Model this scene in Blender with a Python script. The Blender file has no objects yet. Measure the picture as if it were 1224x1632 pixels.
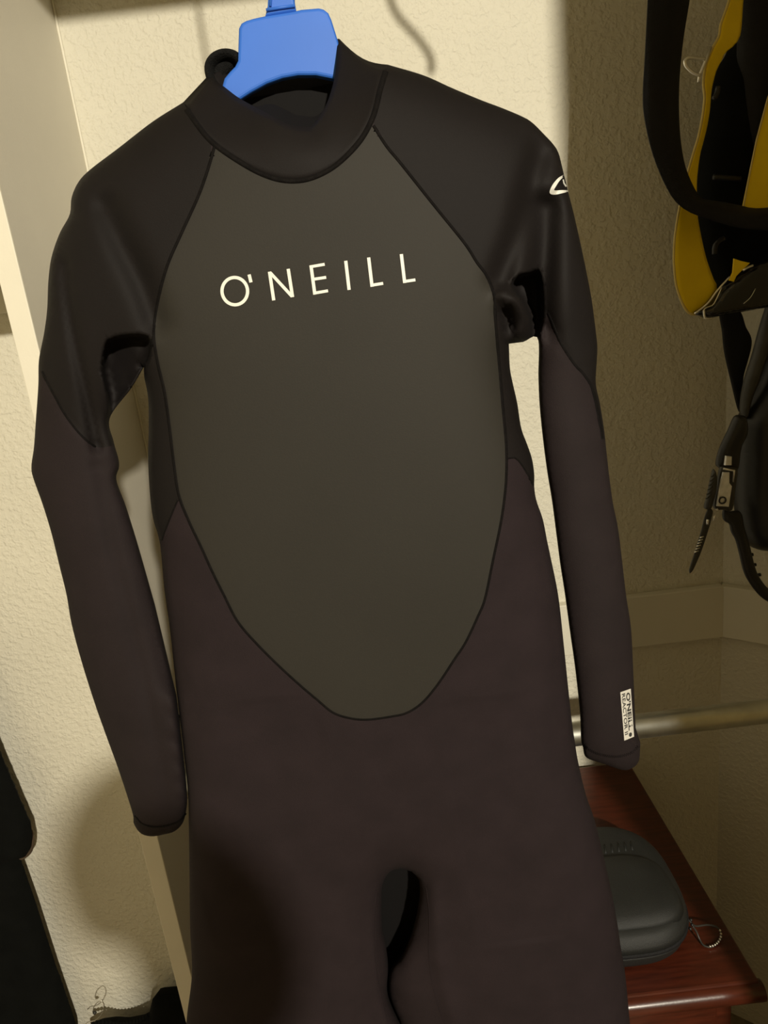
import bpy, bmesh, math, random
import numpy as np
from mathutils import Vector, Matrix
from mathutils.geometry import delaunay_2d_cdt

random.seed(4)
scene = bpy.context.scene
COL = scene.collection

# ------------------------------------------------------------------ camera
F, CX, CY = 1131.0, 612.0, 816.0
PITCH, ROLL, CAMH = math.radians(16.0), math.radians(6.79), 1.6
fw = np.array([0, math.cos(PITCH), -math.sin(PITCH)])
up0 = np.array([0, math.sin(PITCH), math.cos(PITCH)])
ri0 = np.array([1.0, 0, 0])
_c, _s = math.cos(ROLL), math.sin(ROLL)
ri = _c * ri0 - _s * up0
up = _s * ri0 + _c * up0
CAM = np.array([0, 0, CAMH])
cd = bpy.data.cameras.new('camera')
cam = bpy.data.objects.new('camera', cd)
COL.objects.link(cam)
cam.matrix_world = Matrix(((ri[0], up[0], -fw[0], CAM[0]), (ri[1], up[1], -fw[1], CAM[1]),
                           (ri[2], up[2], -fw[2], CAM[2]), (0, 0, 0, 1)))
cd.sensor_width = 36.0
cd.lens = F * 36.0 / 1632.0
cd.clip_start = 0.02
scene.camera = cam

# ------------------------------------------------------------------ light
w = bpy.data.worlds.new('world')
scene.world = w
w.use_nodes = True
w.node_tree.nodes['Background'].inputs[0].default_value = (1.0, 0.66, 0.22, 1)
w.node_tree.nodes['Background'].inputs[1].default_value = 0.265
LAMP = np.array([0.70, -1.90, 2.40])


def lamp(name, loc, power, rad, color):
    d = bpy.data.lights.new(name, 'POINT')
    d.energy = power
    d.shadow_soft_size = rad
    d.color = color
    o = bpy.data.objects.new(name, d)
    COL.objects.link(o)
    o.location = loc
    return o


lamp('room_lamp', LAMP, 400, 0.04, (1.0, 0.92, 0.76))
scene.view_settings.view_transform = 'Standard'
scene.view_settings.look = 'None'
scene.view_settings.exposure = 0.0
scene.view_settings.gamma = 1.0
scene.view_settings.use_curve_mapping = False


# ------------------------------------------------------------------ helpers
def ray(x, y):
    return fw + ri * (x - CX) / F - up * (y - CY) / F


def atY(x, y, Y):
    d = ray(x, y)
    return CAM + d * (Y / d[1])


def atZ(x, y, Z):
    d = ray(x, y)
    return CAM + d * ((Z - CAMH) / d[2])


def s2l(c):
    return tuple(((v / 255.0) / 12.92 if v / 255.0 <= 0.04045 else ((v / 255.0 + 0.055) / 1.055) ** 2.4) for v in c)


MATS = {}


def mat(name, rgb, rough=0.6, metal=0.0, bump=0.0, bscale=200.0, var=0.06, vscale=8.0, spec=0.5, detail=3.0,
        kind='noise', stretch=None, sheen=0.0, coat=0.0, bdist=0.002, trans=0.0):
    m = bpy.data.materials.new(name)
    m.use_nodes = True
    nt = m.node_tree
    b = nt.nodes['Principled BSDF']
    b.inputs['Roughness'].default_value = rough
    b.inputs['Metallic'].default_value = metal
    b.inputs['Specular IOR Level'].default_value = spec
    b.inputs['Sheen Weight'].default_value = sheen
    b.inputs['Coat Weight'].default_value = coat
    b.inputs['Coat Roughness'].default_value = 0.15
    b.inputs['Transmission Weight'].default_value = trans
    tc = nt.nodes.new('ShaderNodeTexCoord')
    src = tc.outputs['Object']
    if stretch:
        mp = nt.nodes.new('ShaderNodeMapping')
        mp.inputs['Scale'].default_value = stretch
        nt.links.new(src, mp.inputs['Vector'])
        src = mp.outputs['Vector']
    n = nt.nodes.new('ShaderNodeTexNoise')
    n.inputs['Scale'].default_value = vscale
    n.inputs['Detail'].default_value = detail
    nt.links.new(src, n.inputs['Vector'])
    r = nt.nodes.new('ShaderNodeValToRGB')
    lo = tuple(max(0, v * (1 - var)) for v in rgb)
    hi = tuple(min(1, v * (1 + var)) for v in rgb)
    r.color_ramp.elements[0].position = 0.3
    r.color_ramp.elements[1].position = 0.7
    r.color_ramp.elements[0].color = lo + (1,)
    r.color_ramp.elements[1].color = hi + (1,)
    nt.links.new(n.outputs['Fac'], r.inputs['Fac'])
    nt.links.new(r.outputs['Color'], b.inputs['Base Color'])
    if bump > 0:
        n2 = nt.nodes.new('ShaderNodeTexNoise')
        n2.inputs['Scale'].default_value = bscale
        n2.inputs['Detail'].default_value = 2.0
        nt.links.new(tc.outputs['Object'], n2.inputs['Vector'])
        h = n2.outputs['Fac']
        if kind == 'plaster':
            rr = nt.nodes.new('ShaderNodeValToRGB')
            rr.color_ramp.elements[0].position = 0.36
            rr.color_ramp.elements[1].position = 0.70
            rr.color_ramp.interpolation = 'EASE'
            nt.links.new(h, rr.inputs['Fac'])
            h = rr.outputs['Color']
        bp = nt.nodes.new('ShaderNodeBump')
        bp.inputs['Strength'].default_value = bump
        bp.inputs['Distance'].default_value = bdist
        nt.links.new(h, bp.inputs['Height'])
        nt.links.new(bp.outputs['Normal'], b.inputs['Normal'])
    MATS[name] = m
    return m


mat('wall_paint', (0.70, 0.67, 0.555), 0.75, bump=0.68, bscale=125, var=0.03, vscale=5, kind='plaster', spec=0.25, bdist=0.0016)
mat('smooth_paint', (0.70, 0.67, 0.555), 0.6, bump=0.15, bscale=300, var=0.03, vscale=6, spec=0.3)
mat('panel_paint', (0.70, 0.665, 0.57), 0.55, bump=0.12, bscale=350, var=0.03, vscale=6, spec=0.3)
mat('edge_paint', (0.78, 0.745, 0.62), 0.5, bump=0.1, bscale=200, var=0.03, vscale=10, spec=0.3)
mat('carpet', (0.25, 0.2, 0.14), 0.95, bump=0.6, bscale=400, var=0.2, vscale=60)
mat('neoprene', (0.0068, 0.0052, 0.0050), 0.72, bump=0.10, bscale=900, var=0.10, vscale=14, spec=0.2)
mat('jersey', (0.0172, 0.0114, 0.0131), 0.85, bump=0.22, bscale=1100, var=0.12, vscale=26, spec=0.2, detail=6)
mat('smoothskin', (0.0225, 0.0205, 0.0165), 0.68, bump=0.05, bscale=700, var=0.06, vscale=7, spec=0.24)
mat('sleeve_jersey', (0.0150, 0.0104, 0.0112), 0.8, bump=0.2, bscale=1100, var=0.1, vscale=26, spec=0.2, detail=6)
mat('shaded_lining', (0.004, 0.0034, 0.0034), 0.8, bump=0.10, bscale=900, var=0.1, vscale=14, spec=0.2)  # lining darkened, with the shade inside the suit put into its colour
mat('seam_tape', (0.0052, 0.0043, 0.0041), 0.8, bump=0.5, bscale=1400, var=0.3, vscale=200, spec=0.12)
mat('logo_white', (0.72, 0.72, 0.66), 0.5, var=0.03, vscale=60)
mat('label_white', (0.62, 0.60, 0.54), 0.55, var=0.05, vscale=90)
mat('label_ink', (0.03, 0.03, 0.03), 0.6, var=0.1)
mat('velcro', (0.006, 0.006, 0.006), 0.95, bump=0.9, bscale=900, var=0.3, vscale=300, spec=0.2)
mat('blue_plastic', (0.032, 0.145, 0.60), 0.5, bump=0.015, bscale=500, var=0.04, vscale=20, spec=0.35)
mat('cherry_wood', (0.060, 0.012, 0.005), 0.33, bump=0.05, bscale=200, var=0.35, vscale=10, stretch=(1.5, 14, 14), spec=0.45, coat=0.25)
mat('chrome', (0.75, 0.76, 0.70), 0.34, metal=1.0, bump=0.05, bscale=60, var=0.12, vscale=30)
mat('steel_wire', (0.85, 0.83, 0.76), 0.3, metal=1.0, var=0.1, vscale=40)
mat('case_shell', (0.014, 0.015, 0.014), 0.55, bump=0.35, bscale=1200, var=0.1, vscale=30, spec=0.45)
mat('buckle_metal', (0.9, 0.9, 0.86), 0.25, metal=0.45, var=0.15, vscale=120, spec=0.8)
mat('black_webbing', (0.006, 0.006, 0.007), 0.75, bump=0.5, bscale=900, var=0.2, vscale=150, spec=0.35)
mat('black_plastic', (0.008, 0.008, 0.008), 0.42, var=0.2, vscale=40, spec=0.5)
mat('grey_plastic', (0.03, 0.029, 0.024), 0.45, var=0.2, vscale=40, spec=0.5)
mat('black_cloth', (0.004, 0.0045, 0.004), 0.95, bump=0.3, bscale=700, var=0.2, vscale=30, spec=0.1)
mat('dark_hair', (0.02, 0.014, 0.01), 0.6, bump=0.4, bscale=300, var=0.2)
mat('skin_tone', (0.45, 0.28, 0.2), 0.55, var=0.05)
mat('grey_shirt', (0.12, 0.12, 0.13), 0.9, bump=0.2, bscale=500, var=0.1)
mat('brown_lining', (0.07, 0.045, 0.025), 0.85, var=0.2, vscale=40)
mat('yellow_vinyl', (0.95, 0.68, 0.003), 0.45, bump=0.06, bscale=120, var=0.08, vscale=14, spec=0.4)
mat('vinyl_edge', (0.62, 0.48, 0.14), 0.4, var=0.05)
mat('gloss_vinyl', (0.012, 0.011, 0.009), 0.12, bump=0.25, bscale=60, var=0.3, vscale=30, spec=0.7, bdist=0.01)


def new_obj(name, verts, faces, material, parent=None, smooth=True):
    me = bpy.data.meshes.new(name)
    me.from_pydata([tuple(map(float, v)) for v in verts], [], [tuple(int(i) for i in f) for f in faces])
    me.validate()
    bm = bmesh.new()
    bm.from_mesh(me)
    bmesh.ops.recalc_face_normals(bm, faces=bm.faces)
    bm.to_mesh(me)
    bm.free()
    me.materials.append(MATS[material])
    if smooth:
        for p in me.polygons:
            p.use_smooth = True
    o = bpy.data.objects.new(name, me)
    COL.objects.link(o)
    if parent is not None:
        o.parent = parent
        o.matrix_parent_inverse = parent.matrix_world.inverted()
    return o


def tag(o, label=None, cat=None, group=None, kind=None):
    if label:
        o['label'] = label
    if cat:
        o['category'] = cat
    if group:
        o['group'] = group
    if kind:
        o['kind'] = kind
    return o


def empty(name, loc, label, cat, group=None):
    o = bpy.data.objects.new(name, None)
    COL.objects.link(o)
    o.location = [float(v) for v in loc]
    o.empty_display_size = 0.05
    o.matrix_world = Matrix.Translation(o.location)
    return tag(o, label, cat, group)


def box(name, lo, hi, material, parent=None, bevel=0.0, segs=2):
    bm = bmesh.new()
    bmesh.ops.create_cube(bm, size=1.0)
    for v in bm.verts:
        v.co = Vector([lo[i] + (hi[i] - lo[i]) * (v.co[i] + 0.5) for i in range(3)])
    if bevel > 0:
        bmesh.ops.bevel(bm, geom=list(bm.edges), offset=bevel, segments=segs, affect='EDGES', profile=0.5)
    vs = [v.co[:] for v in bm.verts]
    bm.verts.index_update()
    fs = [[v.index for v in f.verts] for f in bm.faces]
    bm.free()
    return new_obj(name, vs, fs, material, parent, smooth=False)


def smooth_path(pts, n=None, step=None, closed=False):
    """Catmull-Rom through pts, resampled evenly."""
    P = np.array(pts, float)
    out = []
    m = len(P)
    rng = range(m) if closed else range(m - 1)
    for i in rng:
        p1, p2 = P[i], P[(i + 1) % m]
        p0 = P[(i - 1) % m] if (closed or i > 0) else 2 * p1 - p2
        p3 = P[(i + 2) % m] if (closed or i + 2 < m) else 2 * p2 - p1
        for t in np.linspace(0, 1, 8, endpoint=False):
            out.append(0.5 * ((2 * p1) + (-p0 + p2) * t + (2 * p0 - 5 * p1 + 4 * p2 - p3) * t * t + (-p0 + 3 * p1 - 3 * p2 + p3) * t ** 3))
    out.append(P[0] if closed else P[-1])
    return resample(np.array(out), n, step)


def resample(A, n=None, step=None):
    A = np.array(A, float)
    d = np.r_[0, np.cumsum(np.linalg.norm(np.diff(A, axis=0), axis=1))]
    if n is None:
        n = max(2, int(round(d[-1] / step)) + 1)
    t = np.linspace(0, d[-1], n)
    return np.stack([np.interp(t, d, A[:, k]) for k in range(A.shape[1])], 1)


def tube(name, pts, r, material, parent=None, segs=10, closed=False, r2=None, cap=True, upv=(0, 1, 0)):
    """Tube through 3-D pts. r scalar or list; r2 gives the second half-axis (flat tubes)."""
    P = np.array(pts, float)
    n = len(P)
    R = np.full(n, r) if np.isscalar(r) else np.array(r)
    R2 = R if r2 is None else (np.full(n, r2) if np.isscalar(r2) else np.array(r2))
    if closed:
        T = np.roll(P, -1, 0) - np.roll(P, 1, 0)
    else:
        T = np.gradient(P, axis=0)
    T /= np.linalg.norm(T, axis=1)[:, None] + 1e-12
    verts, faces = [], []
    u = np.array(upv, float)
    for i in range(n):
        a = np.cross(T[i], u)
        if np.linalg.norm(a) < 1e-3:
            a = np.cross(T[i], np.array([0.3, 0.1, 1.0]))
        a /= np.linalg.norm(a)
        b = np.cross(a, T[i])
        for k in range(segs):
            th = 2 * math.pi * k / segs
            verts.append(P[i] + a * math.cos(th) * R[i] + b * math.sin(th) * R2[i])
    m = n if closed else n - 1
    for i in range(m):
        j = (i + 1) % n
        for k in range(segs):
            l = (k + 1) % segs
            faces.append((i * segs + k, i * segs + l, j * segs + l, j * segs + k))
    if cap and not closed:
        faces.append(tuple(range(segs)))
        faces.append(tuple((n - 1) * segs + k for k in range(segs)))
    return new_obj(name, verts, faces, material, parent)


def inpoly(poly, pts):
    poly = np.asarray(poly)
    x, y = pts[:, 0], pts[:, 1]
    c = np.zeros(len(pts), bool)
    n = len(poly)
    for i in range(n):
        x1, y1 = poly[i]
        x2, y2 = poly[(i + 1) % n]
        if y1 == y2:
            continue
        k = (y1 > y) != (y2 > y)
        c ^= k & (x < (x2 - x1) * (y - y1) / (y2 - y1) + x1)
    return c


def dist_poly(line, pts, closed=True, rmax=0.05):
    """distance (up to rmax, else 1e9) and nearest point to a polyline"""
    A = np.asarray(line)
    B = np.roll(A, -1, 0) if closed else A[1:]
    A = A if closed else A[:-1]
    order = np.argsort(pts[:, 0])
    S = pts[order]
    best = np.full(len(pts), 1e9)
    near = np.zeros((len(pts), 2))
    lo_i = np.searchsorted(S[:, 0], np.minimum(A[:, 0], B[:, 0]) - rmax)
    hi_i = np.searchsorted(S[:, 0], np.maximum(A[:, 0], B[:, 0]) + rmax)
    for a, b, i0, i1 in zip(A, B, lo_i, hi_i):
        if i1 <= i0:
            continue
        ab = b - a
        L = ab @ ab
        if L < 1e-16:
            continue
        Q = S[i0:i1]
        m = np.nonzero((Q[:, 1] > min(a[1], b[1]) - rmax) & (Q[:, 1] < max(a[1], b[1]) + rmax))[0]
        if not len(m):
            continue
        Q = Q[m]
        t = np.clip(((Q - a) @ ab) / L, 0, 1)
        q = a + t[:, None] * ab
        d = np.hypot(Q[:, 0] - q[:, 0], Q[:, 1] - q[:, 1])
        m = m + i0
        k = d < best[m]
        best[m[k]] = d[k]
        near[m[k]] = q[k]
    ob = np.empty_like(best)
    on = np.empty_like(near)
    ob[order] = best
    on[order] = near
    return ob, on


def triangulate(poly, step, extra=None, lines=()):
    """conforming triangulation of poly (n,2): outline + hex grid (+ constraint polylines)"""
    poly = np.asarray(poly)
    pts = [Vector(p) for p in poly]
    n = len(pts)
    edges = [(i, (i + 1) % n) for i in range(n)]
    keep_off = [poly]
    for ln in lines:
        k = len(pts)
        pts += [Vector(p) for p in ln]
        edges += [(k + i, k + i + 1) for i in range(len(ln) - 1)]
    lo, hi = poly.min(0), poly.max(0)
    g = []
    row = 0
    y = lo[1]
    while y < hi[1]:
        xs = np.arange(lo[0] + (step / 2 if row % 2 else 0), hi[0], step)
        g.append(np.stack([xs, np.full(len(xs), y)], 1))
        y += step * 0.866
        row += 1
    g = np.concatenate(g)
    g = g[inpoly(poly, g)]
    d, _ = dist_poly(poly, g, True, step)
    g = g[d > step * 0.55]
    for ln in lines:
        d, _ = dist_poly(ln, g, False, step)
        g = g[d > step * 0.45]
    pts += [Vector(p) for p in g]
    if extra is not None and len(extra):
        pts += [Vector(p) for p in extra]
    v, e, f, _, _, _ = delaunay_2d_cdt(pts, edges, [], 0, 1e-7)
    V = np.array([tuple(p) for p in v])
    Fc = np.array([tuple(t) for t in f])
    cen = V[Fc].mean(1)
    Fc = Fc[inpoly(poly, cen)]
    return V, Fc


def pillow(name, px, Y, hf, hb, material, parent=None, edge=0.02, step=0.008, warp=None, smooth=True, path=True):
    """Solid whose outline is px (photo pixels) at depth Y, rounded over `edge` metres; warp(X,Z)->extra Y"""
    q = smooth_path(px, step=6, closed=True)[:-1] if path else np.array(px, float)
    W = np.array([atY(x, y, Y) for x, y in q])[:, [0, 2]]
    W = resample(np.r_[W, W[:1]], step=step * 0.8)[:-1]
    Tt = np.roll(W, -1, 0) - np.roll(W, 1, 0)
    Tt /= np.linalg.norm(Tt, axis=1)[:, None] + 1e-12
    ex = []
    for fr_ in (0.04, 0.16, 0.36):
        for sg in (1, -1):
            qq = W + sg * fr_ * edge * np.stack([-Tt[:, 1], Tt[:, 0]], 1)
            qq = qq[inpoly(W, qq)]
            if len(qq):
                dd, _ = dist_poly(W, qq)
                ex.append(qq[dd > fr_ * edge * 0.85])
    V, Fc = triangulate(W, step, np.concatenate(ex))
    d, _ = dist_poly(W, V)
    prof = np.sqrt(np.clip(1 - (1 - np.clip(d / edge, 0, 1)) ** 2, 0, 1))
    prof[d < 1e-5] = 0
    wz = np.zeros(len(V)) if warp is None else np.array([warp(x, z) for x, z in V])
    n = len(V)
    fr = np.stack([V[:, 0], Y + wz - hf * prof, V[:, 1]], 1)
    bk = np.stack([V[:, 0], Y + wz + hb * prof + 0.0004, V[:, 1]], 1)
    border = d < 1e-5
    faces = [tuple(t) for t in Fc] + [tuple(i + n for i in t[::-1]) for t in Fc]
    # side wall
    ec = {}
    for t in Fc:
        for a, b in ((t[0], t[1]), (t[1], t[2]), (t[2], t[0])):
            ec[(min(a, b), max(a, b))] = ec.get((min(a, b), max(a, b)), 0) + 1
    for (a, b), c in ec.items():
        if c == 1:
            faces.append((a, b, b + n, a + n))
    return new_obj(name, np.r_[fr, bk], faces, material, parent, smooth)


def plate(name, pts3, thick, material, parent=None, bevel=0.0, axis=(0, 1, 0)):
    """polygon (3-D, coplanar) extruded by thick along axis, bevelled edges"""
    a = np.array(axis, float) * thick
    P = np.array(pts3, float)
    n = len(P)
    bm = bmesh.new()
    v0 = [bm.verts.new(p) for p in P]
    v1 = [bm.verts.new(p + a) for p in P]
    f0 = bm.faces.new(v0)
    f1 = bm.faces.new(v1[::-1])
    for i in range(n):
        j = (i + 1) % n
        bm.faces.new((v0[j], v0[i], v1[i], v1[j]))
    bmesh.ops.recalc_face_normals(bm, faces=bm.faces)
    if bevel > 0:
        rim = [e for e in bm.edges if any(f in (f0, f1) for f in e.link_faces)]
        bmesh.ops.bevel(bm, geom=rim, offset=bevel, segments=3, affect='EDGES', profile=0.5)
    bmesh.ops.triangulate(bm, faces=[f for f in bm.faces if len(f.verts) > 4])
    bm.verts.index_update()
    vs = [v.co[:] for v in bm.verts]
    fs = [[v.index for v in f.verts] for f in bm.faces]
    bm.free()
    o = new_obj(name, vs, fs, material, parent, smooth=False)
    return o


# ------------------------------------------------------------------ the setting
YB = 1.22          # back wall
XP = -0.395        # right face of the white partition panel
YP = 0.90          # its front edge
XC = 0.614         # corner where the back wall meets the angled wall
STR = 'structure'
tag(box('floor', (-1.1, -3.0, -0.05), (2.2, YB + 0.1, 0.0), 'carpet'), kind=STR)
tag(box('ceiling', (-1.1, -0.2, 2.42), (2.2, YB + 0.1, 2.47), 'smooth_paint'), kind=STR)
tag(box('wall_back', (-1.1, YB, 0.0), (XC, YB + 0.08, 2.42), 'wall_paint'), kind=STR)
tag(box('wall_left', (-1.1, -0.2, 0.0), (-1.02, YB, 2.42), 'wall_paint'), kind=STR)
# angled wall
dx, dy = math.sin(math.radians(50)), -math.cos(math.radians(50))
LW = 1.0
a0 = np.array([XC, YB])
a1 = a0 + LW * np.array([dx, dy])
nn = np.array([-dy, dx]) * 0.08
pl = [(a0[0], a0[1], 0), (a1[0], a1[1], 0), (a1[0] + nn[0], a1[1] + nn[1], 0), (a0[0] + nn[0], a0[1] + nn[1], 0)]
tag(plate('wall_right', pl, 2.42, 'wall_paint', axis=(0, 0, 1)), kind=STR)
# unseen wall added right of the opening to block the lamp and shade the right side
JX, JY = 0.465, 0.25
tag(box('shade_wall', (JX, JY - 0.10, 0.0), (2.2, JY, 2.42), 'wall_paint', bevel=0.004), kind=STR)
# painted cleat boards round the wall
tag(box('trim_1', (XP, YB - 0.018, 0.932), (XC - 0.006, YB, 1.036), 'smooth_paint', bevel=0.002), kind=STR)
o1 = a0 + 0.001 * np.array([dx, dy]) - np.array([-dy, dx]) * 0.018
o2 = a1 - np.array([-dy, dx]) * 0.018
pl = [(a0[0], a0[1], 0.932), (a1[0], a1[1], 0.932), (o2[0], o2[1], 0.932), (o1[0], o1[1], 0.932)]
tag(plate('trim_2', pl, 0.104, 'smooth_paint', bevel=0.002, axis=(0, 0, 1)), kind=STR)
tag(box('baseboard_back', (-1.02, YB - 0.014, 0.0), (XP - 0.026, YB, 0.085), 'edge_paint', bevel=0.003), kind=STR)

tag(box('trim_3', (XP, YB - 0.0035, 0.0), (XP + 0.0035, YB, 2.115), 'edge_paint', bevel=0.001), kind=STR)

# partition panel with lighter front edge
part = empty('closet_partition', (XP - 0.013, 1.06, 0), 'tall cream partition panel standing against the textured back wall', 'panel')
box('panel', (XP - 0.026, YP + 0.004, 0.0), (XP, YB, 2.16), 'panel_paint', part)
tag(box('front_edge', (XP - 0.0265, YP, 0.0), (XP + 0.0005, YP + 0.0045, 2.16), 'edge_paint', part, bevel=0.001), 'bright cream front edge strip')
# upper shelf over the partition, and a shelf in the left bay
sh = empty('closet_shelf', (0.1, 1.06, 2.10), 'cream shelf above the wetsuit along the back wall', 'shelf')
box('board', (XP - 0.026, 0.635, 2.16), (0.60, YB, 2.18), 'smooth_paint', sh, bevel=0.002)
box('front_lip', (XP - 0.026, 0.635, 2.12), (0.60, 0.653, 2.16), 'smooth_paint', sh, bevel=0.002)
box('cleat', (XP, YB - 0.018, 2.115), (0.60, YB, 2.16), 'smooth_paint', sh, bevel=0.002)
sh2 = empty('closet_shelf', (-0.7, 1.06, 1.70), 'cream shelf left of the partition panel', 'shelf')
box('board', (-1.02, YP + 0.02, 1.70), (XP - 0.0265, YB, 1.72), 'smooth_paint', sh2, bevel=0.002)
box('cleat', (-1.02, YB - 0.018, 1.66), (XP - 0.0265, YB, 1.70), 'smooth_paint', sh2, bevel=0.002)


def rod(name, z, y, x0, x1, r, label):
    t = empty(name, ((x0 + x1) / 2, y, z), label, 'rod')
    tube('tube', [(x0, y, z), (x0 + 0.3 * (x1 - x0), y, z), (x1, y, z)], r, 'chrome', t, segs=40, upv=(0, 0, 1))
    for x, s in ((x0, 1), (x1, -1)):
        tube('socket', [(x, y, z), (x + s * 0.012, y, z)], r * 1.45, 'chrome', t, segs=28, upv=(0, 0, 1))
    return t


YR = 0.90
zr = float((atY(1100, 1130, YR)[2] + atY(1100, 1165, YR)[2]) / 2)
rod('closet_rod', zr, YR, XP, 0.97, 0.0175, 'chrome closet rod running behind the right cuff of the wetsuit')

# ------------------------------------------------------------------ the wetsuit
YS = 0.67


def w2(px):
    """photo pixels -> (X,Z) on the suit's plane"""
    return np.array([atY(x, y, YS) for x, y in px])[:, [0, 2]]


left_outer = [(292, 163), (243, 194), (190, 235), (144, 270), (125, 290), (114, 315), (111, 342), (95, 372), (82, 410), (77, 448), (75, 494),
              (70, 532), (62, 574), (61, 614), (57, 671), (54, 713), (50, 743), (53, 762), (68, 804), (82, 850), (95, 903), (106, 948),
              (114, 994), (129, 1051), (150, 1118), (169, 1172), (189, 1227), (211, 1295), (213, 1312), (224, 1328), (241, 1333), (261, 1330),
              (278, 1325), (291, 1312), (297, 1290), (298, 1263), (292, 1200), (281, 1107)]
left_inner = [(247, 964), (220, 869), (201, 808), (185.5, 765), (189.5, 746), (189, 732), (181, 703), (175, 666), (209, 619), (229, 585)]
torso_left = [(229.6, 600), (236, 635), (237, 681), (236, 730), (238.6, 783), (244, 826), (255, 867), (262, 939), (271, 1004), (282, 1107),
              (293, 1200), (299.5, 1263), (301, 1320), (302, 1400), (303, 1480), (306, 1550), (299, 1610), (296, 1640)]
legs_w = [(-0.312, 0.70), (-0.308, 0.55), (-0.292, 0.42), (-0.280, 0.36), (-0.275, 0.355), (-0.17, 0.352), (-0.162, 0.36), (-0.140, 0.45), (-0.09, 0.60), (-0.050, 0.72)]
crotch_l = [(637, 1632), (618, 1585), (619, 1545), (615, 1507), (609, 1477), (608, 1438), (610, 1409), (621, 1390), (637, 1384)]
crotch_r = [(656, 1389), (668, 1405), (667, 1440), (655, 1490), (638, 1525), (622, 1546), (620.5, 1585), (639.5, 1632)]
legs_w2 = [(-0.046, 0.72), (-0.02, 0.60), (0.03, 0.45), (0.05, 0.36), (0.06, 0.352), (0.165, 0.352), (0.175, 0.36), (0.19, 0.42), (0.218, 0.55), (0.230, 0.66)]
torso_right = [(1004, 1632), (996.6, 1554), (989.6, 1511), (982.6, 1464), (970, 1399), (949, 1312), (933, 1264), (921, 1212), (916.5, 1184), (912, 1154),
               (906, 1100), (898.7, 1029), (890, 951), (878, 890), (872, 862), (865, 827), (855, 798), (851.5, 776), (851.5, 756), (848, 731.6),
               (840.5, 709), (830.7, 682), (824.5, 643), (818, 614), (813, 589), (811.5, 560), (811, 548)]
right_inner = [(834, 545), (857, 539), (858, 600), (860, 646), (865, 697), (872, 751), (880, 800), (887, 854), (893, 900), (900, 945), (909, 1011), (916.5, 1064),
               (924, 1133), (926, 1178), (929, 1190), (934, 1207), (958, 1216), (991, 1227), (1006, 1225), (1018, 1213), (1020.7, 1184)]
right_outer = [(1013, 1160), (1010, 1088), (1006, 1005), (998, 950), (992.5, 903), (985, 842), (976.5, 800), (970, 751), (963, 687), (956, 643), (949.5, 609),
               (952, 559), (950, 532), (943, 478), (935, 435), (926, 392), (915, 343), (905.6, 306), (899, 279), (895, 262), (889.5, 242), (881, 229),
               (868, 215), (849, 196), (833, 186), (800, 172), (768, 160), (720, 140), (675, 120), (618, 103)]
neck_seam = [(292, 163), (312, 196), (337.5, 226.5), (377, 255), (416.6, 277), (452.5, 287.6), (488.5, 286), (524, 271), (553, 248), (578, 219), (596, 183), (606, 144), (618, 103)]
neck_stub = [(600, 60), (540, 20), (470, -10), (380, 30), (330, 80)]

seg = lambda p: smooth_path(w2(p), step=0.0035)
outline_main = np.concatenate([seg(left_outer), seg(left_inner), seg(torso_left), smooth_path(legs_w, step=0.006), seg(crotch_l), seg(crotch_r),
                               smooth_path(legs_w2, step=0.006), seg(torso_right), seg(right_inner), seg(right_outer)])
neckw = smooth_path(w2(neck_seam), step=0.0035)


def dedupe(A, eps=4e-4):
    out = [A[0]]
    for p in A[1:]:
        if np.hypot(*(p - out[-1])) > eps:
            out.append(p)
    while np.hypot(*(out[-1] - out[0])) < eps:
        out.pop()
    return np.array(out)


mesh_poly = dedupe(np.concatenate([outline_main, neckw[::-1]]))
solve_poly = dedupe(np.concatenate([outline_main, smooth_path(w2(neck_stub), step=0.01)]))

# --- inflation field
G = 0.0025
lo = solve_poly.min(0) - 3 * G
hi = solve_poly.max(0) + 3 * G
nx, nz = [int(v) for v in np.ceil((hi - lo) / G)]
gx, gz = np.meshgrid(lo[0] + np.arange(nx) * G, lo[1] + np.arange(nz) * G, indexing='ij')
msk = inpoly(solve_poly, np.stack([gx.ravel(), gz.ravel()], 1)).reshape(nx, nz)
u = np.zeros((nx, nz))
ii, jj = np.meshgrid(np.arange(nx), np.arange(nz), indexing='ij')
red = msk & ((ii + jj) % 2 == 0)
blk = msk & ((ii + jj) % 2 == 1)
om = 1.96
for it in range(500):
    for k in (red, blk):
        s = np.zeros_like(u)
        s[1:-1, 1:-1] = u[2:, 1:-1] + u[:-2, 1:-1] + u[1:-1, 2:] + u[1:-1, :-2]
        u[k] += om * ((s[k] + G * G) * 0.25 - u[k])
u = np.clip(u, 0, None)
DEEP = msk.copy()
for it in range(6):
    e_ = DEEP.copy()
    e_[1:, :] &= DEEP[:-1, :]
    e_[:-1, :] &= DEEP[1:, :]
    e_[:, 1:] &= DEEP[:, :-1]
    e_[:, :-1] &= DEEP[:, 1:]
    DEEP = e_
DEEP = DEEP.astype(float)


def bil(A, p):
    f = (p - lo) / G
    i = np.clip(np.floor(f).astype(int), 0, [nx - 2, nz - 2])
    t = f - i
    x, z = i[:, 0], i[:, 1]
    return (A[x, z] * (1 - t[:, 0]) * (1 - t[:, 1]) + A[x + 1, z] * t[:, 0] * (1 - t[:, 1]) + A[x, z + 1] * (1 - t[:, 0]) * t[:, 1] + A[x + 1, z + 1] * t[:, 0] * t[:, 1])


AMAX = 0.072
D0 = 0.007
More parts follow.
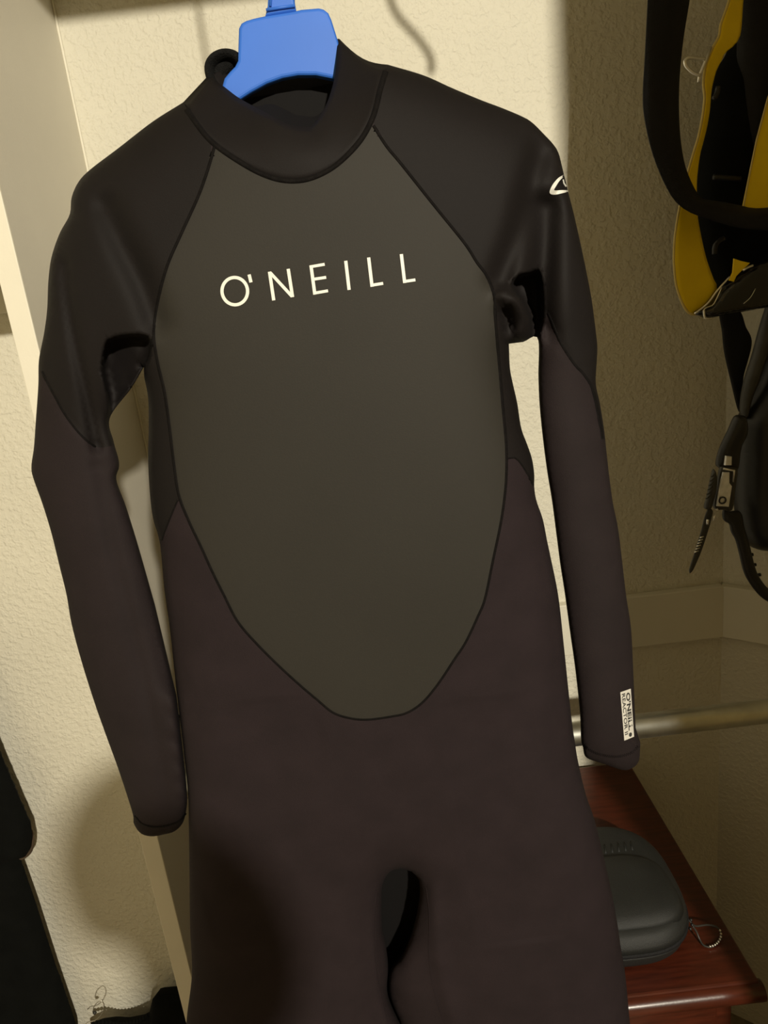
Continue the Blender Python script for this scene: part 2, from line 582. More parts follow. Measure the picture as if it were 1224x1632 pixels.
# (pixel polyline, half width m, depth m): valleys are positive
FOLDS = [
    ([(168, 330), (196, 390), (228, 455), (248, 510)], 0.012, 0.011),
    ([(102, 420), (108, 480), (122, 560), (140, 640), (154, 713)], 0.0048, 0.0075),
    ([(154, 713), (166, 800), (186, 900), (214, 1020), (245, 1160), (270, 1290)], 0.007, 0.0028),
    ([(65, 591), (103, 660), (140, 705), (156, 713)], 0.002, 0.0012),
    ([(146, 745), (158, 742)], 0.004, 0.0015),
    ([(868, 225), (848, 290), (826, 370), (798, 445)], 0.011, 0.013),
    ([(868, 335), (866, 390), (863, 440), (860, 525)], 0.014, 0.026),
    ([(800, 470), (824, 482), (838, 512), (830, 536)], 0.006, -0.013),
    ([(804, 498), (811, 520), (812, 548)], 0.005, 0.018),
    ([(872, 497), (892, 543), (914, 578), (933, 600), (946, 619), (958, 670)], 0.002, 0.0012),
    ([(690, 1420), (696, 1500), (705, 1560), (725, 1632)], 0.010, -0.004),
    ([(598, 1430), (597, 1500), (604, 1580), (620, 1632)], 0.007, -0.003),
    ([(440, 1180), (420, 1300), (400, 1450)], 0.05, 0.003),
    ([(780, 1180), (800, 1300), (830, 1450)], 0.05, 0.003),
]
FOLDW = [(smooth_path(w2(p), step=0.006), a, d) for p, a, d in FOLDS]
# sharp-edged recesses under the arms: (polygon, depth factor, edge m)
RECESS = [
    ([(166, 546), (176, 537), (192, 532), (215, 530), (236, 533), (243, 545), (242, 575), (231, 590), (209, 622), (176, 668), (169, 630), (160, 585)], 'slope', 0.006),
    ([(812, 452), (826, 436), (842, 432), (862, 432), (868, 490), (862, 541), (840, 546), (842, 516), (832, 488), (820, 470)], 0.014, 0.006),
]
RECW = [(smooth_path(w2(p), step=0.004, closed=True)[:-1], f, e) for p, f, e in RECESS]


def height(p, folds=True):
    p = np.atleast_2d(np.asarray(p, float))
    d = np.full(len(p), 1.0)
    near = np.zeros((len(p), 2))
    nb = bil(DEEP, p) < 0.99
    if nb.any():
        d[nb], near[nb] = dist_poly(solve_poly, p[nb], True, 0.02)
    q = p.copy()
    k = (d < D0)
    dirv = (p - near) / (d[:, None] + 1e-9)
    q[k] = near[k] + dirv[k] * D0
    s = np.sqrt(2 * np.clip(bil(u, q), 1e-8, None))
    h = AMAX * (1 - np.exp(-s / AMAX))
    prof = np.ones(len(p))
    prof[k] = np.sqrt(np.clip(1 - (1 - d[k] / D0) ** 2, 0, 1))
    soft = np.clip(d / 0.012, 0, 1)
    if not folds:
        return np.clip(h, 0.0006, None) * prof
    sink = np.zeros(len(p))
    for ln, a, dep in FOLDW:
        kk = ((p > ln.min(0) - 3 * a) & (p < ln.max(0) + 3 * a)).all(1)
        if kk.any():
            dd, _ = dist_poly(ln, p[kk], False)
            h[kk] -= dep * np.exp(-(dd / a) ** 2) * soft[kk]
    for pg, f, e in RECW:
        kk = ((p > pg.min(0)) & (p < pg.max(0))).all(1)
        if not kk.any():
            continue
        ins = inpoly(pg, p[kk])
        dd, _ = dist_poly(pg, p[kk])
        t = np.clip(dd / e, 0, 1) * ins
        t = t * t * (3 - 2 * t)
        if f == 'slope':
            # floor that falls away towards the lower left
            w_ = p[kk] - pg.mean(0)
            tgt = np.clip(0.002 + 0.55 * w_[:, 0] + 0.30 * w_[:, 1], -0.014, 0.016)
            h[kk] = h[kk] * (1 - t) + np.clip(tgt, 0.0006, None) * t
            sink[kk] += np.clip(-tgt, 0, None) * t
        else:
            h[kk] *= (1 - t)
            sink[kk] += f * t
    return np.clip(h, 0.0006, None) * prof - sink * soft


def front(p, off=0.0):
    """(X,Z) on the suit plane -> point on the suit's front surface"""
    p = np.atleast_2d(np.asarray(p, float))
    h = height(p) + off
    P = np.stack([p[:, 0], np.full(len(p), YS), p[:, 1]], 1)
    return CAM + (P - CAM) * ((YS - h) / YS)[:, None]


panel_px = [(342, 233), (330, 274), (315, 315), (289, 372), (266, 425), (251, 482), (245, 532), (251, 578), (262, 625), (270, 682), (277, 740), (285, 790), (301, 831),
            (320, 871), (338.6, 912), (357.5, 950), (379, 991), (409, 1026), (444, 1061), (479, 1093), (505, 1115), (531, 1136), (559, 1145),
            (587, 1147), (624, 1142), (649, 1136), (674, 1119), (699, 1089), (723.5, 1052), (742, 1024), (761, 984), (773, 954), (786, 892),
            (799, 829), (806, 775), (807.5, 731), (806, 697), (801, 643), (797, 594), (793, 550), (789.7, 510), (787, 470), (776, 440), (760, 418), (740, 387),
            (690, 325), (640, 262), (616, 233), (595, 200)]
panel_line = smooth_path(w2(panel_px), step=0.0035)
rag_l = [(251, 482), (245, 532), (240, 545), (229, 585)]
sleeve_l_cut = [(340, 220), (330, 274), (315, 315), (289, 372), (266, 425), (251, 482), (245, 532), (229, 586)]
sleeve_r_cut = [(597, 200), (616, 233), (640, 262), (690, 325), (740, 387), (760, 418), (776, 440), (787, 470), (791, 510), (811, 548)]
side_l = [(283, 797), (270, 828), (255, 867)]
side_r = [(807.5, 731), (823, 731), (838, 751), (851.5, 776)]

lines = [panel_line[4:-4], smooth_path(w2(side_l), step=0.004)[1:-1], smooth_path(w2(side_r), step=0.004)[1:-1]]
sl_l = smooth_path(w2([(245, 532), (238, 560), (229.5, 585)]), step=0.004)[1:-1]
sl_r = smooth_path(w2([(789.7, 510), (798, 530), (811, 548)]), step=0.004)[1:-1]
lines += [sl_l, sl_r]
cut_l = [(62, 585), (84, 626), (103, 660), (124, 688), (141, 705), (156, 713), (172, 712), (183, 708)]
cut_r = [(858, 542), (863, 515), (873, 499), (892, 543), (914, 578), (933, 600), (945, 622), (954, 660), (962, 690)]
lines += [smooth_path(w2(cut_l), step=0.004)[1:-1], smooth_path(w2(cut_r[2:]), step=0.004)[:-1]]
extra = []
T = np.roll(mesh_poly, -1, 0) - np.roll(mesh_poly, 1, 0)
T /= np.linalg.norm(T, axis=1)[:, None]
for off in (0.0009, 0.0024):
    for sgn in (1, -1):
        q = mesh_poly + sgn * off * np.stack([-T[:, 1], T[:, 0]], 1)
        q = q[inpoly(mesh_poly, q)]
        dd, _ = dist_poly(mesh_poly, q, True, 0.005)
        extra.append(q[dd > off * 0.8])
for pg, f, e in RECW:
    Tq = np.roll(pg, -1, 0) - np.roll(pg, 1, 0)
    Tq /= np.linalg.norm(Tq, axis=1)[:, None]
    Nq = np.stack([-Tq[:, 1], Tq[:, 0]], 1)
    for off in (-0.0015, 0.0, 0.0015, 0.003, -0.003):
        q = pg + Nq * off
        q = q[inpoly(mesh_poly, q)]
        dd, _ = dist_poly(mesh_poly, q, True, 0.005)
        extra.append(q[dd > 0.002])
extra = np.concatenate(extra)
V2, F2 = triangulate(mesh_poly, 0.0048, extra, lines)
dmain, _ = dist_poly(solve_poly, V2, True, 0.001)
FV = front(V2)
edgev = dmain < 2e-5
FV[edgev] = np.stack([V2[edgev][:, 0], np.full(edgev.sum(), YS), V2[edgev][:, 1]], 1)

cen = V2[F2].mean(1)
in_panel = inpoly(np.concatenate([panel_line, w2([(545, 190), (450, 230), (370, 200)])]), cen)
# sleeve areas: outside of the raglan cuts
big = lambda px: w2(px)
slL = big(sleeve_l_cut + [(222, 640), (212, 735), (218, 800), (240, 880), (262, 1000), (281.5, 1107), (292.5, 1200), (298.8, 1263), (299, 1400), (-200, 1400), (-200, 0), (250, 0)])
slR = big([(597, 200), (616, 233), (640, 262), (690, 325), (740, 387), (760, 418), (776, 440), (787, 470), (791, 510), (811, 546), (835, 549),
           (851, 650), (888, 900), (911, 1100), (919.5, 1178), (927.5, 1209), (945, 1235), (1200, 1260), (1200, 0), (610, 0)])
lab = np.full(len(F2), 0)                                  # 0 lower body
uplo_l = big([(229, 585), (245, 532), (251, 578), (262, 625), (270, 682), (277, 740), (285, 795), (270, 828), (254, 868), (200, 868), (212, 735), (222, 640)])
uplo_r = big([(789.7, 505), (793, 550), (797, 594), (801, 643), (806, 697), (807.5, 731), (823, 731), (838, 751), (851.5, 777), (900, 777), (835, 549), (811, 547)])
lab[inpoly(slL, cen)] = 1
lab[inpoly(slR, cen)] = 2
k = inpoly(uplo_l, cen) & (lab == 0)
lab[k] = 3
k = inpoly(uplo_r, cen) & (lab == 0)
lab[k] = 4
lab[in_panel] = 5

cl_ = w2([(40, 560)] + cut_l + [(200, 720), (230, 850), (300, 1100), (320, 1400), (0, 1400), (0, 560)])
cr_ = w2(cut_r + [(1000, 690), (1100, 1260), (900, 1260), (880, 900), (850, 660)])
lab[(lab == 1) & inpoly(cl_, cen)] = 6
lab[(lab == 2) & inpoly(cr_, cen)] = 7
suit = empty('wetsuit', (-0.04, YS, 0.352), 'long black wetsuit with a dark grey chest panel hanging on the blue hanger', 'wetsuit')


def sub(name, sel, P, material, flip=False):
    f = F2[sel]
    idx = np.unique(f)
    mp = np.full(len(P), -1)
    mp[idx] = np.arange(len(idx))
    return new_obj(name, P[idx], mp[f], material, suit)


# use vertex normals of the whole front so that shading runs on across the panels
def build_front():
    me = bpy.data.meshes.new('tmp')
    me.from_pydata([tuple(v) for v in FV], [], [tuple(int(i) for i in t) for t in F2])
    me.update()
    N = np.array([v.normal[:] for v in me.vertices])
    bpy.data.meshes.remove(me)
    s = np.sign((N * (CAM - FV)).sum(1).sum())
    N *= s
    names = {0: ('lower_body', 'jersey'), 1: ('sleeve', 'neoprene'), 2: ('sleeve', 'neoprene'), 3: ('side_panel', 'neoprene'), 4: ('side_panel', 'neoprene'), 5: ('chest_panel', 'smoothskin'), 6: ('lower_sleeve', 'sleeve_jersey'), 7: ('lower_sleeve', 'sleeve_jersey')}
    for kk, (nm, mt) in names.items():
        f = F2[lab == kk]
        idx = np.unique(f)
        mp = np.full(len(FV), -1)
        mp[idx] = np.arange(len(idx))
        o = new_obj(nm, FV[idx], mp[f], mt, suit)
        me = o.data
        # orient to the camera side
        if sum((Vector(CAM) - me.polygons[i].center).dot(me.polygons[i].normal) for i in range(0, len(me.polygons), 7)) < 0:
            me.flip_normals()
        me.normals_split_custom_set_from_vertices([tuple(v) for v in N[idx]])
        if nm == 'chest_panel':
            tag(o, 'dark grey smooth-skin chest panel with white lettering')


build_front()
# back of the suit
back_neck = smooth_path(w2([(618, 103), (560, 112), (460, 132), (370, 146), (292, 163)]), step=0.006)
back_poly = dedupe(np.concatenate([outline_main, back_neck]))
VB, FB = triangulate(back_poly, 0.010)
hb = np.minimum(height(VB, False) * 0.6, 0.024)
db, _ = dist_poly(solve_poly, VB, True, 0.001)
hb[db < 2e-5] = 0
new_obj('back_panel', np.stack([VB[:, 0], YS + hb, VB[:, 1]], 1), FB, 'shaded_lining', suit)
# rear inner side of the legs, seen through the crotch opening
q = [(585, 1375), (690, 1375), (720, 1480), (735, 1640), (600, 1640), (578, 1500)]
pillow('inner_leg', q, YS + 0.028, 0.003, 0.003, 'shaded_lining', suit, edge=0.02)


def ribbon(name, px, width, material, off=0.0004, rise=0.0007, step=0.004, parent=suit, world=None, n=5):
    c = smooth_path(w2(px) if world is None else world, step=step)
    Tn = np.gradient(c, axis=0)
    Tn /= np.linalg.norm(Tn, axis=1)[:, None]
    N = np.stack([-Tn[:, 1], Tn[:, 0]], 1)
    vs, fs = [], []
    ts = np.linspace(-1, 1, n)
    rows = []
    for t in ts:
        rows.append(front(c + N * (t * width / 2), off + rise * (1 - t * t) - (0.0009 if abs(t) == 1 else 0)))
    R = np.stack(rows, 1)
    m = len(c)
    vs = R.reshape(-1, 3)
    for i in range(m - 1):
        for j in range(n - 1):
            fs.append((i * n + j, i * n + j + 1, (i + 1) * n + j + 1, (i + 1) * n + j))
    return new_obj(name, vs, fs, material, parent)


ribbon('seam', panel_px, 0.0032, 'seam_tape')
ribbon('seam', [(297, 173)] + neck_seam[1:-1] + [(615, 113)], 0.005, 'seam_tape', rise=0.0016)
ribbon('seam', [(245, 532), (238, 560), (230, 583)], 0.0025, 'seam_tape')
ribbon('seam', [(283, 797), (270, 828), (257, 862)], 0.002, 'seam_tape', rise=0.0004)
ribbon('seam', [(808, 731), (823, 731), (838, 751), (850, 774)], 0.002, 'seam_tape', rise=0.0004)
ribbon('seam', [(66, 592), (84, 626), (103, 660), (124, 688), (141, 705), (154, 713)], 0.0026, 'seam_tape', rise=0.0005)
ribbon('seam', [(873, 499), (892, 543), (914, 578), (933, 600), (945, 622), (954, 660), (961, 700)], 0.0030, 'seam_tape', rise=0.0005)
ribbon('seam', [(600, 1420), (596, 1470), (598, 1530), (608, 1590), (620, 1640)], 0.0015, 'jersey', rise=0.0003)
ribbon('seam', [(679, 1415), (684, 1462), (684, 1530), (694, 1590), (712, 1640)], 0.0015, 'jersey', rise=0.0003)
# cuff hems with zig-zag stitching
hem_r = [(929, 1187), (938, 1194), (949, 1200), (964, 1204), (979, 1206), (995, 1204), (1009, 1198), (1018, 1189)]
hw = smooth_path(w2(hem_r), step=0.0011)
zz = hw.copy()
Tn = np.gradient(hw, axis=0)
Tn /= np.linalg.norm(Tn, axis=1)[:, None]
Nn = np.stack([-Tn[:, 1], Tn[:, 0]], 1)
zz += Nn * (0.0016 * (1 - 2 * (np.arange(len(hw)) % 2)))[:, None]
tube('hem_stitching', front(zz, 0.0004), 0.00028, 'seam_tape', suit, segs=5)
ribbon('hem', [(214, 1300), (226, 1313), (245, 1318), (265, 1316), (285, 1309), (296, 1296)], 0.0028, 'seam_tape', rise=0.0006)


# --- lettering on the chest: strokes laid onto the surface
def stroke(a, b, wpx=5.2):
    a, b = np.array(a, float), np.array(b, float)
    d = (b - a) / np.linalg.norm(b - a)
    n = np.array([-d[1], d[0]]) * wpx / 2
    m = 5
    vs, fs = [], []
    for t in np.linspace(0, 1, m):
        p = a + (b - a) * t
        vs += [p - n, p + n]
    for i in range(m - 1):
        fs.append((2 * i, 2 * i + 1, 2 * i + 3, 2 * i + 2))
    return vs, fs


def decal(name, strokes, material='logo_white', off=0.0007, parent=suit):
    vs, fs = [], []
    for j, (v, f) in enumerate(strokes):
        k = len(vs)
        P = front(w2(v), off + j * 0.00004)
        vs += list(P)
        fs += [tuple(i + k for i in q) for q in f]
    return new_obj(name, vs, fs, material, parent)


def ring_stroke(c, rx, ry, wpx, tilt, m=44, a0=0, a1=2 * math.pi):
    vs, fs = [], []
    for i in range(m + 1):
        t = a0 + (a1 - a0) * i / m
        for s in (-1, 1):
            x, y = (rx + s * wpx / 2) * math.cos(t), (ry + s * wpx / 2) * math.sin(t)
            vs.append((c[0] + x * math.cos(tilt) - y * math.sin(tilt), c[1] + x * math.sin(tilt) + y * math.cos(tilt)))
    for i in range(m):
        fs.append((2 * i, 2 * i + 1, 2 * i + 3, 2 * i + 2))
    return vs, fs


decal('letter_o', [ring_stroke((374.2, 464), 20.4, 21.8, 5.2, -0.12)])
decal('apostrophe', [stroke((397, 437.5), (400, 450))])
decal('letter_n', [stroke((429.5, 433), (436.3, 478.7)), stroke((459.3, 428.5), (466.3, 473.5)), stroke((430.5, 434.5), (465.5, 472.5), 5.0)])
decal('letter_e', [stroke((495.6, 423), (501.8, 469.5)), stroke((493.4, 425.4), (517.4, 421.2), 4.6), stroke((498, 445.3), (519.8, 442), 4.6), stroke((499.6, 467.4), (522.8, 463.4), 4.6)])
decal('letter_i', [stroke((551, 415.7), (556.4, 462))])
decal('letter_l', [stroke((587.5, 410.4), (593, 457)), stroke((591, 454.8), (610.6, 451.6), 4.6)])
decal('letter_l', [stroke((639.6, 405), (645, 451)), stroke((643, 448.8), (662, 446), 4.6)])
# wave emblem on the right sleeve
outer = smooth_path([(898.5, 278.5), (890, 283.5), (881, 294), (876, 305), (878, 309.5), (886, 310), (896, 308), (905.2, 305.5)], n=26)
inner = smooth_path([(897, 283), (891.5, 288.5), (886, 297), (883, 302.5), (884.5, 303.6), (890, 303.3), (896.5, 303), (904.6, 303.2)], n=26)
vs = []
for a_, b_ in zip(outer, inner):
    vs += [a_, b_]
fs = [(2 * i, 2 * i + 1, 2 * i + 3, 2 * i + 2) for i in range(25)]
decal('wave_emblem', [(vs, fs), stroke((897.6, 286), (899.0, 292.5), 2.2), stroke((898.6, 291.5), (902.3, 297.3), 2.2)])
# cuff label
LB = [(988.5, 1103.5), (1005.3, 1097.5), (1010.0, 1161), (1008, 1173), (997.5, 1180.5), (994, 1178)]


def lab_pt(s, t):
    """s along the label's length (top to bottom) 0..1, t across left->right 0..1, in pixels"""
    a = np.array([988.7, 1103.3]) * (1 - s) + np.array([995.0, 1180.5]) * s
    b = np.array([1005.3, 1097.5]) * (1 - s) + np.array([1010.6, 1174.0]) * s
    return a * (1 - t) + b * t


m_, n_ = 14, 5
vs = [lab_pt(i / m_, j / n_) for i in range(m_ + 1) for j in range(n_ + 1)]
fs = [(i * (n_ + 1) + j, i * (n_ + 1) + j + 1, (i + 1) * (n_ + 1) + j + 1, (i + 1) * (n_ + 1) + j) for i in range(m_) for j in range(n_)]
lbl = new_obj('cuff_label', front(w2(vs), 0.0006), fs, 'label_white', suit)
tag(lbl, 'small white printed label near the cuff')


def text_on_label(s, t0, t1, s0, s1, name, bold=0.0):
    cu = bpy.data.curves.new(name, 'FONT')
    cu.body = s
    cu.resolution_u = 3
    cu.offset = bold
    ob = bpy.data.objects.new(name, cu)
    COL.objects.link(ob)
    dg = bpy.context.evaluated_depsgraph_get()
    me = bpy.data.meshes.new_from_object(ob.evaluated_get(dg))
    P = np.array([v.co[:2] for v in me.vertices])
    fcs = [tuple(p.vertices) for p in me.polygons]
    bpy.data.objects.remove(ob)
    bpy.data.curves.remove(cu)
    bpy.data.meshes.remove(me)
    mn, mx = P.min(0), P.max(0)
    U = (P - mn) / (mx - mn)
    px = [lab_pt(s0 + (s1 - s0) * a, t0 + (t1 - t0) * b) for a, b in U]
    new_obj(name, front(w2(px), 0.0010), fcs, 'label_ink', lbl, smooth=False)


text_on_label("O'NEILL", 0.52, 0.92, 0.06, 0.84, 'brand_text', 0.03)
text_on_label("REACTOR II", 0.12, 0.44, 0.05, 0.90, 'model_text', 0.012)
px = [lab_pt(0.93 + 0.045 * math.cos(a), 0.66 + 0.15 * math.sin(a)) for a in np.linspace(0, 2 * math.pi, 12, endpoint=False)]
new_obj('printed_dot', front(w2(px), 0.0010), [tuple(range(12))], 'label_ink', lbl, smooth=False)

# --- collar: a band between the neck seam and the rim
nf = 40
bot_f = front(smooth_path(w2(neck_seam), n=nf), 0.0002)
rim_px = [(334, 118), (345, 130), (357, 138), (384, 158), (431, 183), (460, 198), (487, 202), (499, 199), (517, 172.5), (528, 144), (535, 111), (538, 63), (541, 62)]
rim_Y = [0.02, 0.008, 0.0, -0.018, -0.040, -0.047, -0.048, -0.046, -0.038, -0.026, -0.014, 0.006, 0.014]
rp = smooth_path([(x, y, 1000 * v) for (x, y), v in zip(rim_px, rim_Y)], n=nf)
top_f = np.array([atY(x, y, YS + v / 1000) for x, y, v in rp])
nbk = 22
eL, eR = top_f[0], top_f[-1]
bL, bR = bot_f[0], bot_f[-1]
top_b, bot_b = [], []
for i in range(1, nbk):
    t = i / nbk
    a = math.pi * t
    p = eR * (1 - t) + eL * t
    top_b.append(p + np.array([0, 0.042 * math.sin(a), 0.010 * math.sin(a)]))
    p = bR * (1 - t) + bL * t
    bot_b.append(p + np.array([0, 0.036 * math.sin(a), -0.012 * math.sin(a)]))
top = np.r_[top_f, np.array(top_b)]
bot = np.r_[bot_f, np.array(bot_b)]
nr = len(top)
rows = 9
vs, fs = [], []
for r_ in range(rows):
    t = r_ / (rows - 1)
    P = bot * (1 - t) + top * t
    P = P + np.array([0, -0.006 * math.sin(math.pi * t), 0])[None, :] * np.r_[np.sin(np.linspace(0, math.pi, nf)), np.zeros(nbk - 1)][:, None]
    wgt = np.r_[np.linspace(0, 1, nf) ** 4, np.linspace(1, 0, nbk + 1)[1:-1]]
    P = P + np.array([-0.001, 0, -0.005])[None, :] * (math.sin(math.pi * t) * wgt)[:, None]
    vs += list(P)
for r_ in range(rows - 1):
    for i in range(nr):
        j = (i + 1) % nr
        fs.append((r_ * nr + i, r_ * nr + j, (r_ + 1) * nr + j, (r_ + 1) * nr + i))
collar = new_obj('collar', vs, fs, 'neoprene', suit)
sm = collar.modifiers.new('thickness', 'SOLIDIFY')
sm.thickness = 0.0035
sm.offset = -1
# inner neck flap seen below the hanger
fl = smooth_path([(400, 172), (430, 166), (450, 172), (470, 182), (500, 186), (516, 176)], n=24)
t0 = np.array([atY(x, y, YS - 0.012) for x, y in fl])
t1 = np.array([atY(x, y + 26, YS - 0.03) for x, y in fl])
new_obj('neck_flap', np.r_[t0, t1], [(i, i + 1, 24 + i + 1, 24 + i) for i in range(23)], 'shaded_lining', suit)
# hook-and-loop tab curled at the back of the collar
tp = smooth_path([(349, 146), (338, 128), (335, 110), (341, 98), (352, 91), (364, 89), (377, 93), (386, 104)], n=26)
P = np.array([atY(x, y, YS + 0.026) for x, y in tp])
tube('collar_tab', P, 0.0042, 'velcro', suit, segs=12, r2=0.013)
pillow('tab_pad', [(338, 142), (334, 120), (338, 103), (348, 95), (360, 91), (378, 95), (378, 106), (366, 115), (358, 126), (360, 142)], YS + 0.03, 0.006, 0.004, 'velcro', suit, edge=0.006, step=0.004)
tp = smooth_path([(353, 88.5), (359, 85), (366, 86), (371, 90)], n=10)
tube('pull_cord', np.array([atY(x, y, YS + 0.02) for x, y in tp]), 0.0022, 'velcro', suit, segs=8)

# ------------------------------------------------------------------ blue hanger
hz = 2.035
hang = empty('clothes_hanger', (-0.03, YS + 0.006, hz), 'bright blue plastic hanger in the neck of the wetsuit', 'hanger')
hp = [(422, 24), (471, 16), (480, 13.8), (508, 11.5), (516, 13.5), (523, 19), (528, 30), (538, 62), (546, 90), (566, 112), (620, 128), (720, 165), (800, 200), (830, 216),
      (822, 232), (790, 222), (700, 190), (610, 160), (560, 138), (533, 125.5), (503, 119.5), (474, 119.5), (449, 124), (424, 133), (398.6, 147), (384, 156.5), (340, 182), (280, 220), (220, 262), (170, 300),
      (156, 288), (200, 252), (260, 208), (320, 166), (352, 142), (357, 124), (366, 113), (374, 105), (378.5, 96), (379.5, 60), (380, 44), (384, 36), (392, 31.5), (404, 28)]
P = np.array([atY(x, y, YS + 0.001) for x, y in hp])
plate('hanger_body', P, 0.011, 'blue_plastic', hang, bevel=0.0028)
P = np.array([atY(x, y, YS + 0.002) for x, y in [(422, 25), (426, 8), (428, -30), (427, -60), (466, -66), (468, -30), (469, 0), (472, 17)]])
plate('hanger_neck', P, 0.009, 'blue_plastic', hang, bevel=0.0025)
tp = np.array([atY(x, y, YS + 0.0007) for x, y in [(424, 16), (445, 12.5), (470, 9)]])
tube('rib', tp, 0.0012, 'blue_plastic', hang, segs=8)
tp = np.array([atY(x, y, YS + 0.0012) for x, y in [(431, 10), (433, -20), (434, -55)]])
tube('rib', tp, 0.0010, 'blue_plastic', hang, segs=8)
n0 = atY(447, -62, YS + 0.006)
ROD_Z = float(n0[2] + 0.075)
hk = [n0 + (0, 0, -0.02), n0 + (0, 0, 0.005), n0 + (0.012, 0, 0.03)]
hc = np.array([n0[0], n0[1], ROD_Z])
for a in np.linspace(-50, 200, 16):
    hk.append(hc + 0.0225 * np.array([math.cos(math.radians(a)), 0, math.sin(math.radians(a))]))
# the hook turns over the rod, so it lies across the rod's direction
hk = [np.array([n0[0], n0[1] + (p[0] - n0[0]) * 1.0, p[2]]) for p in hk]
tube('hook', smooth_path(hk, step=0.004), 0.0035, 'blue_plastic', hang, segs=10, upv=(1, 0, 0))
sk = empty('screw_hook', (float(n0[0]), float(n0[1]), ROD_Z), 'steel screw hook under the upper shelf holding the blue hanger', 'hook')
ck = np.array([n0[0], n0[1], ROD_Z + 0.026])
pts = [ck + np.array([0.014 * math.sin(math.radians(a)), 0, -0.014 * math.cos(math.radians(a)) - 0.006]) for a in np.linspace(-80, 180, 16)]
pts += [np.array([n0[0], n0[1], ROD_Z + 0.06]), np.array([n0[0], n0[1], 2.16])]
tube('hook_wire', smooth_path(pts, step=0.004), 0.0025, 'steel_wire', sk, segs=8)
tube('hook_flange', [(n0[0], n0[1], 2.157), (n0[0], n0[1], 2.160)], 0.010, 'steel_wire', sk, segs=16)
# a bent wire hanging from the shelf, whose shadow snakes down the wall
sw = []
for x, y in ((612, -40), (622, 0), (634, 26), (650, 44), (668, 64), (682, 84), (688, 100), (686, 118)):
    P = atY(x, y, YB)
    t = (YB - 0.70) / (YB - LAMP[1])
    sw.append(P + (LAMP - P) * t)
sw = [np.array([sw[0][0] - 0.01, sw[0][1], 2.16])] + sw
bw = empty('bent_wire', sw[0], 'bent black wire hook hanging from the upper shelf', 'hook')
tube('wire', smooth_path(sw, step=0.005), 0.0042, 'black_plastic', bw, segs=10)
tube('wire_base', [(sw[0][0], sw[0][1], 2.156), (sw[0][0], sw[0][1], 2.16)], 0.012, 'black_plastic', bw, segs=16)

# ------------------------------------------------------------------ nightstand
TZ = 0.686
ns = empty('nightstand', (0.21, 0.96, 0), 'dark cherry wood nightstand with rounded edge behind the wetsuit', 'nightstand')
TX0, TX1, TY0, TY1 = 0.02, 0.423, 0.722, YB - 0.02
box('top', (TX0, TY0, TZ - 0.022), (TX1, TY1, TZ), 'cherry_wood', ns, bevel=0.003)
# moulded nosing round the front
rr = 0.0125
pts = [(TX0 - 0.004, TY0, TZ - 0.0165), (TX1 + 0.004, TY0, TZ - 0.0165)]
tube('front_moulding', np.array([np.array(pts[0]) * (1 - t) + np.array(pts[1]) * t for t in np.linspace(0, 1, 8)]), rr + 0.001, 'cherry_wood', ns, segs=24, upv=(0, 0, 1))
box('cabinet_body', (TX0 + 0.02, TY0 + 0.03, 0.10), (TX1 - 0.02, TY1, TZ - 0.022), 'cherry_wood', ns, bevel=0.002)
for i, (z0, z1) in enumerate(((0.13, 0.38), (0.40, 0.64))):
    dr = box('drawer', (TX0 + 0.045, TY0 + 0.018, z0), (TX1 - 0.045, TY0 + 0.032, z1), 'cherry_wood', ns, bevel=0.004)
    tube('knob', np.array([((TX0 + TX1) / 2, TY0 + 0.018 - t, (z0 + z1) / 2) for t in (0, 0.006, 0.010, 0.016, 0.019)]), [0.005, 0.005, 0.011, 0.011, 0.006], 'steel_wire', dr, segs=16, upv=(0, 0, 1))
for x in (TX0 + 0.04, TX1 - 0.04):
    for y in (TY0 + 0.05, TY1 - 0.03):
        tube('leg', [(x, y, 0.0), (x, y, 0.10)], [0.014, 0.02], 'cherry_wood', ns, segs=16, upv=(0, 1, 0))

# ------------------------------------------------------------------ hard case on the nightstand
cc = np.array([0.272, 0.865])
case = empty('zip_case', (cc[0], cc[1], TZ), 'dark grey hard zip case on the nightstand', 'case')


def sup(ax, ay, n, cnt=64, e=2.7):
    out = []
    for i in range(cnt):
        t = 2 * math.pi * i / cnt
        c_, s_ = math.cos(t), math.sin(t)
        out.append((ax * math.copysign(abs(c_) ** (2 / e), c_), ay * math.copysign(abs(s_) ** (2 / e), s_)))
    return out


def loft(name, levels, material, parent, e=2.7, cnt=64):
    """levels: (ax, ay, z, dx, dy)"""
    vs, fs = [], []
    for (ax, ay, z, ox, oy) in levels:
        vs += [(cc[0] + ox + x, cc[1] + oy + y, z) for x, y in sup(ax, ay, e, cnt, e)]
    for r_ in range(len(levels) - 1):
        for i in range(cnt):
            j = (i + 1) % cnt
            fs.append((r_ * cnt + i, r_ * cnt + j, (r_ + 1) * cnt + j, (r_ + 1) * cnt + i))
    fs.append(tuple(range(cnt)))
    fs.append(tuple((len(levels) - 1) * cnt + i for i in range(cnt)))
    return new_obj(name, vs, fs, material, parent)


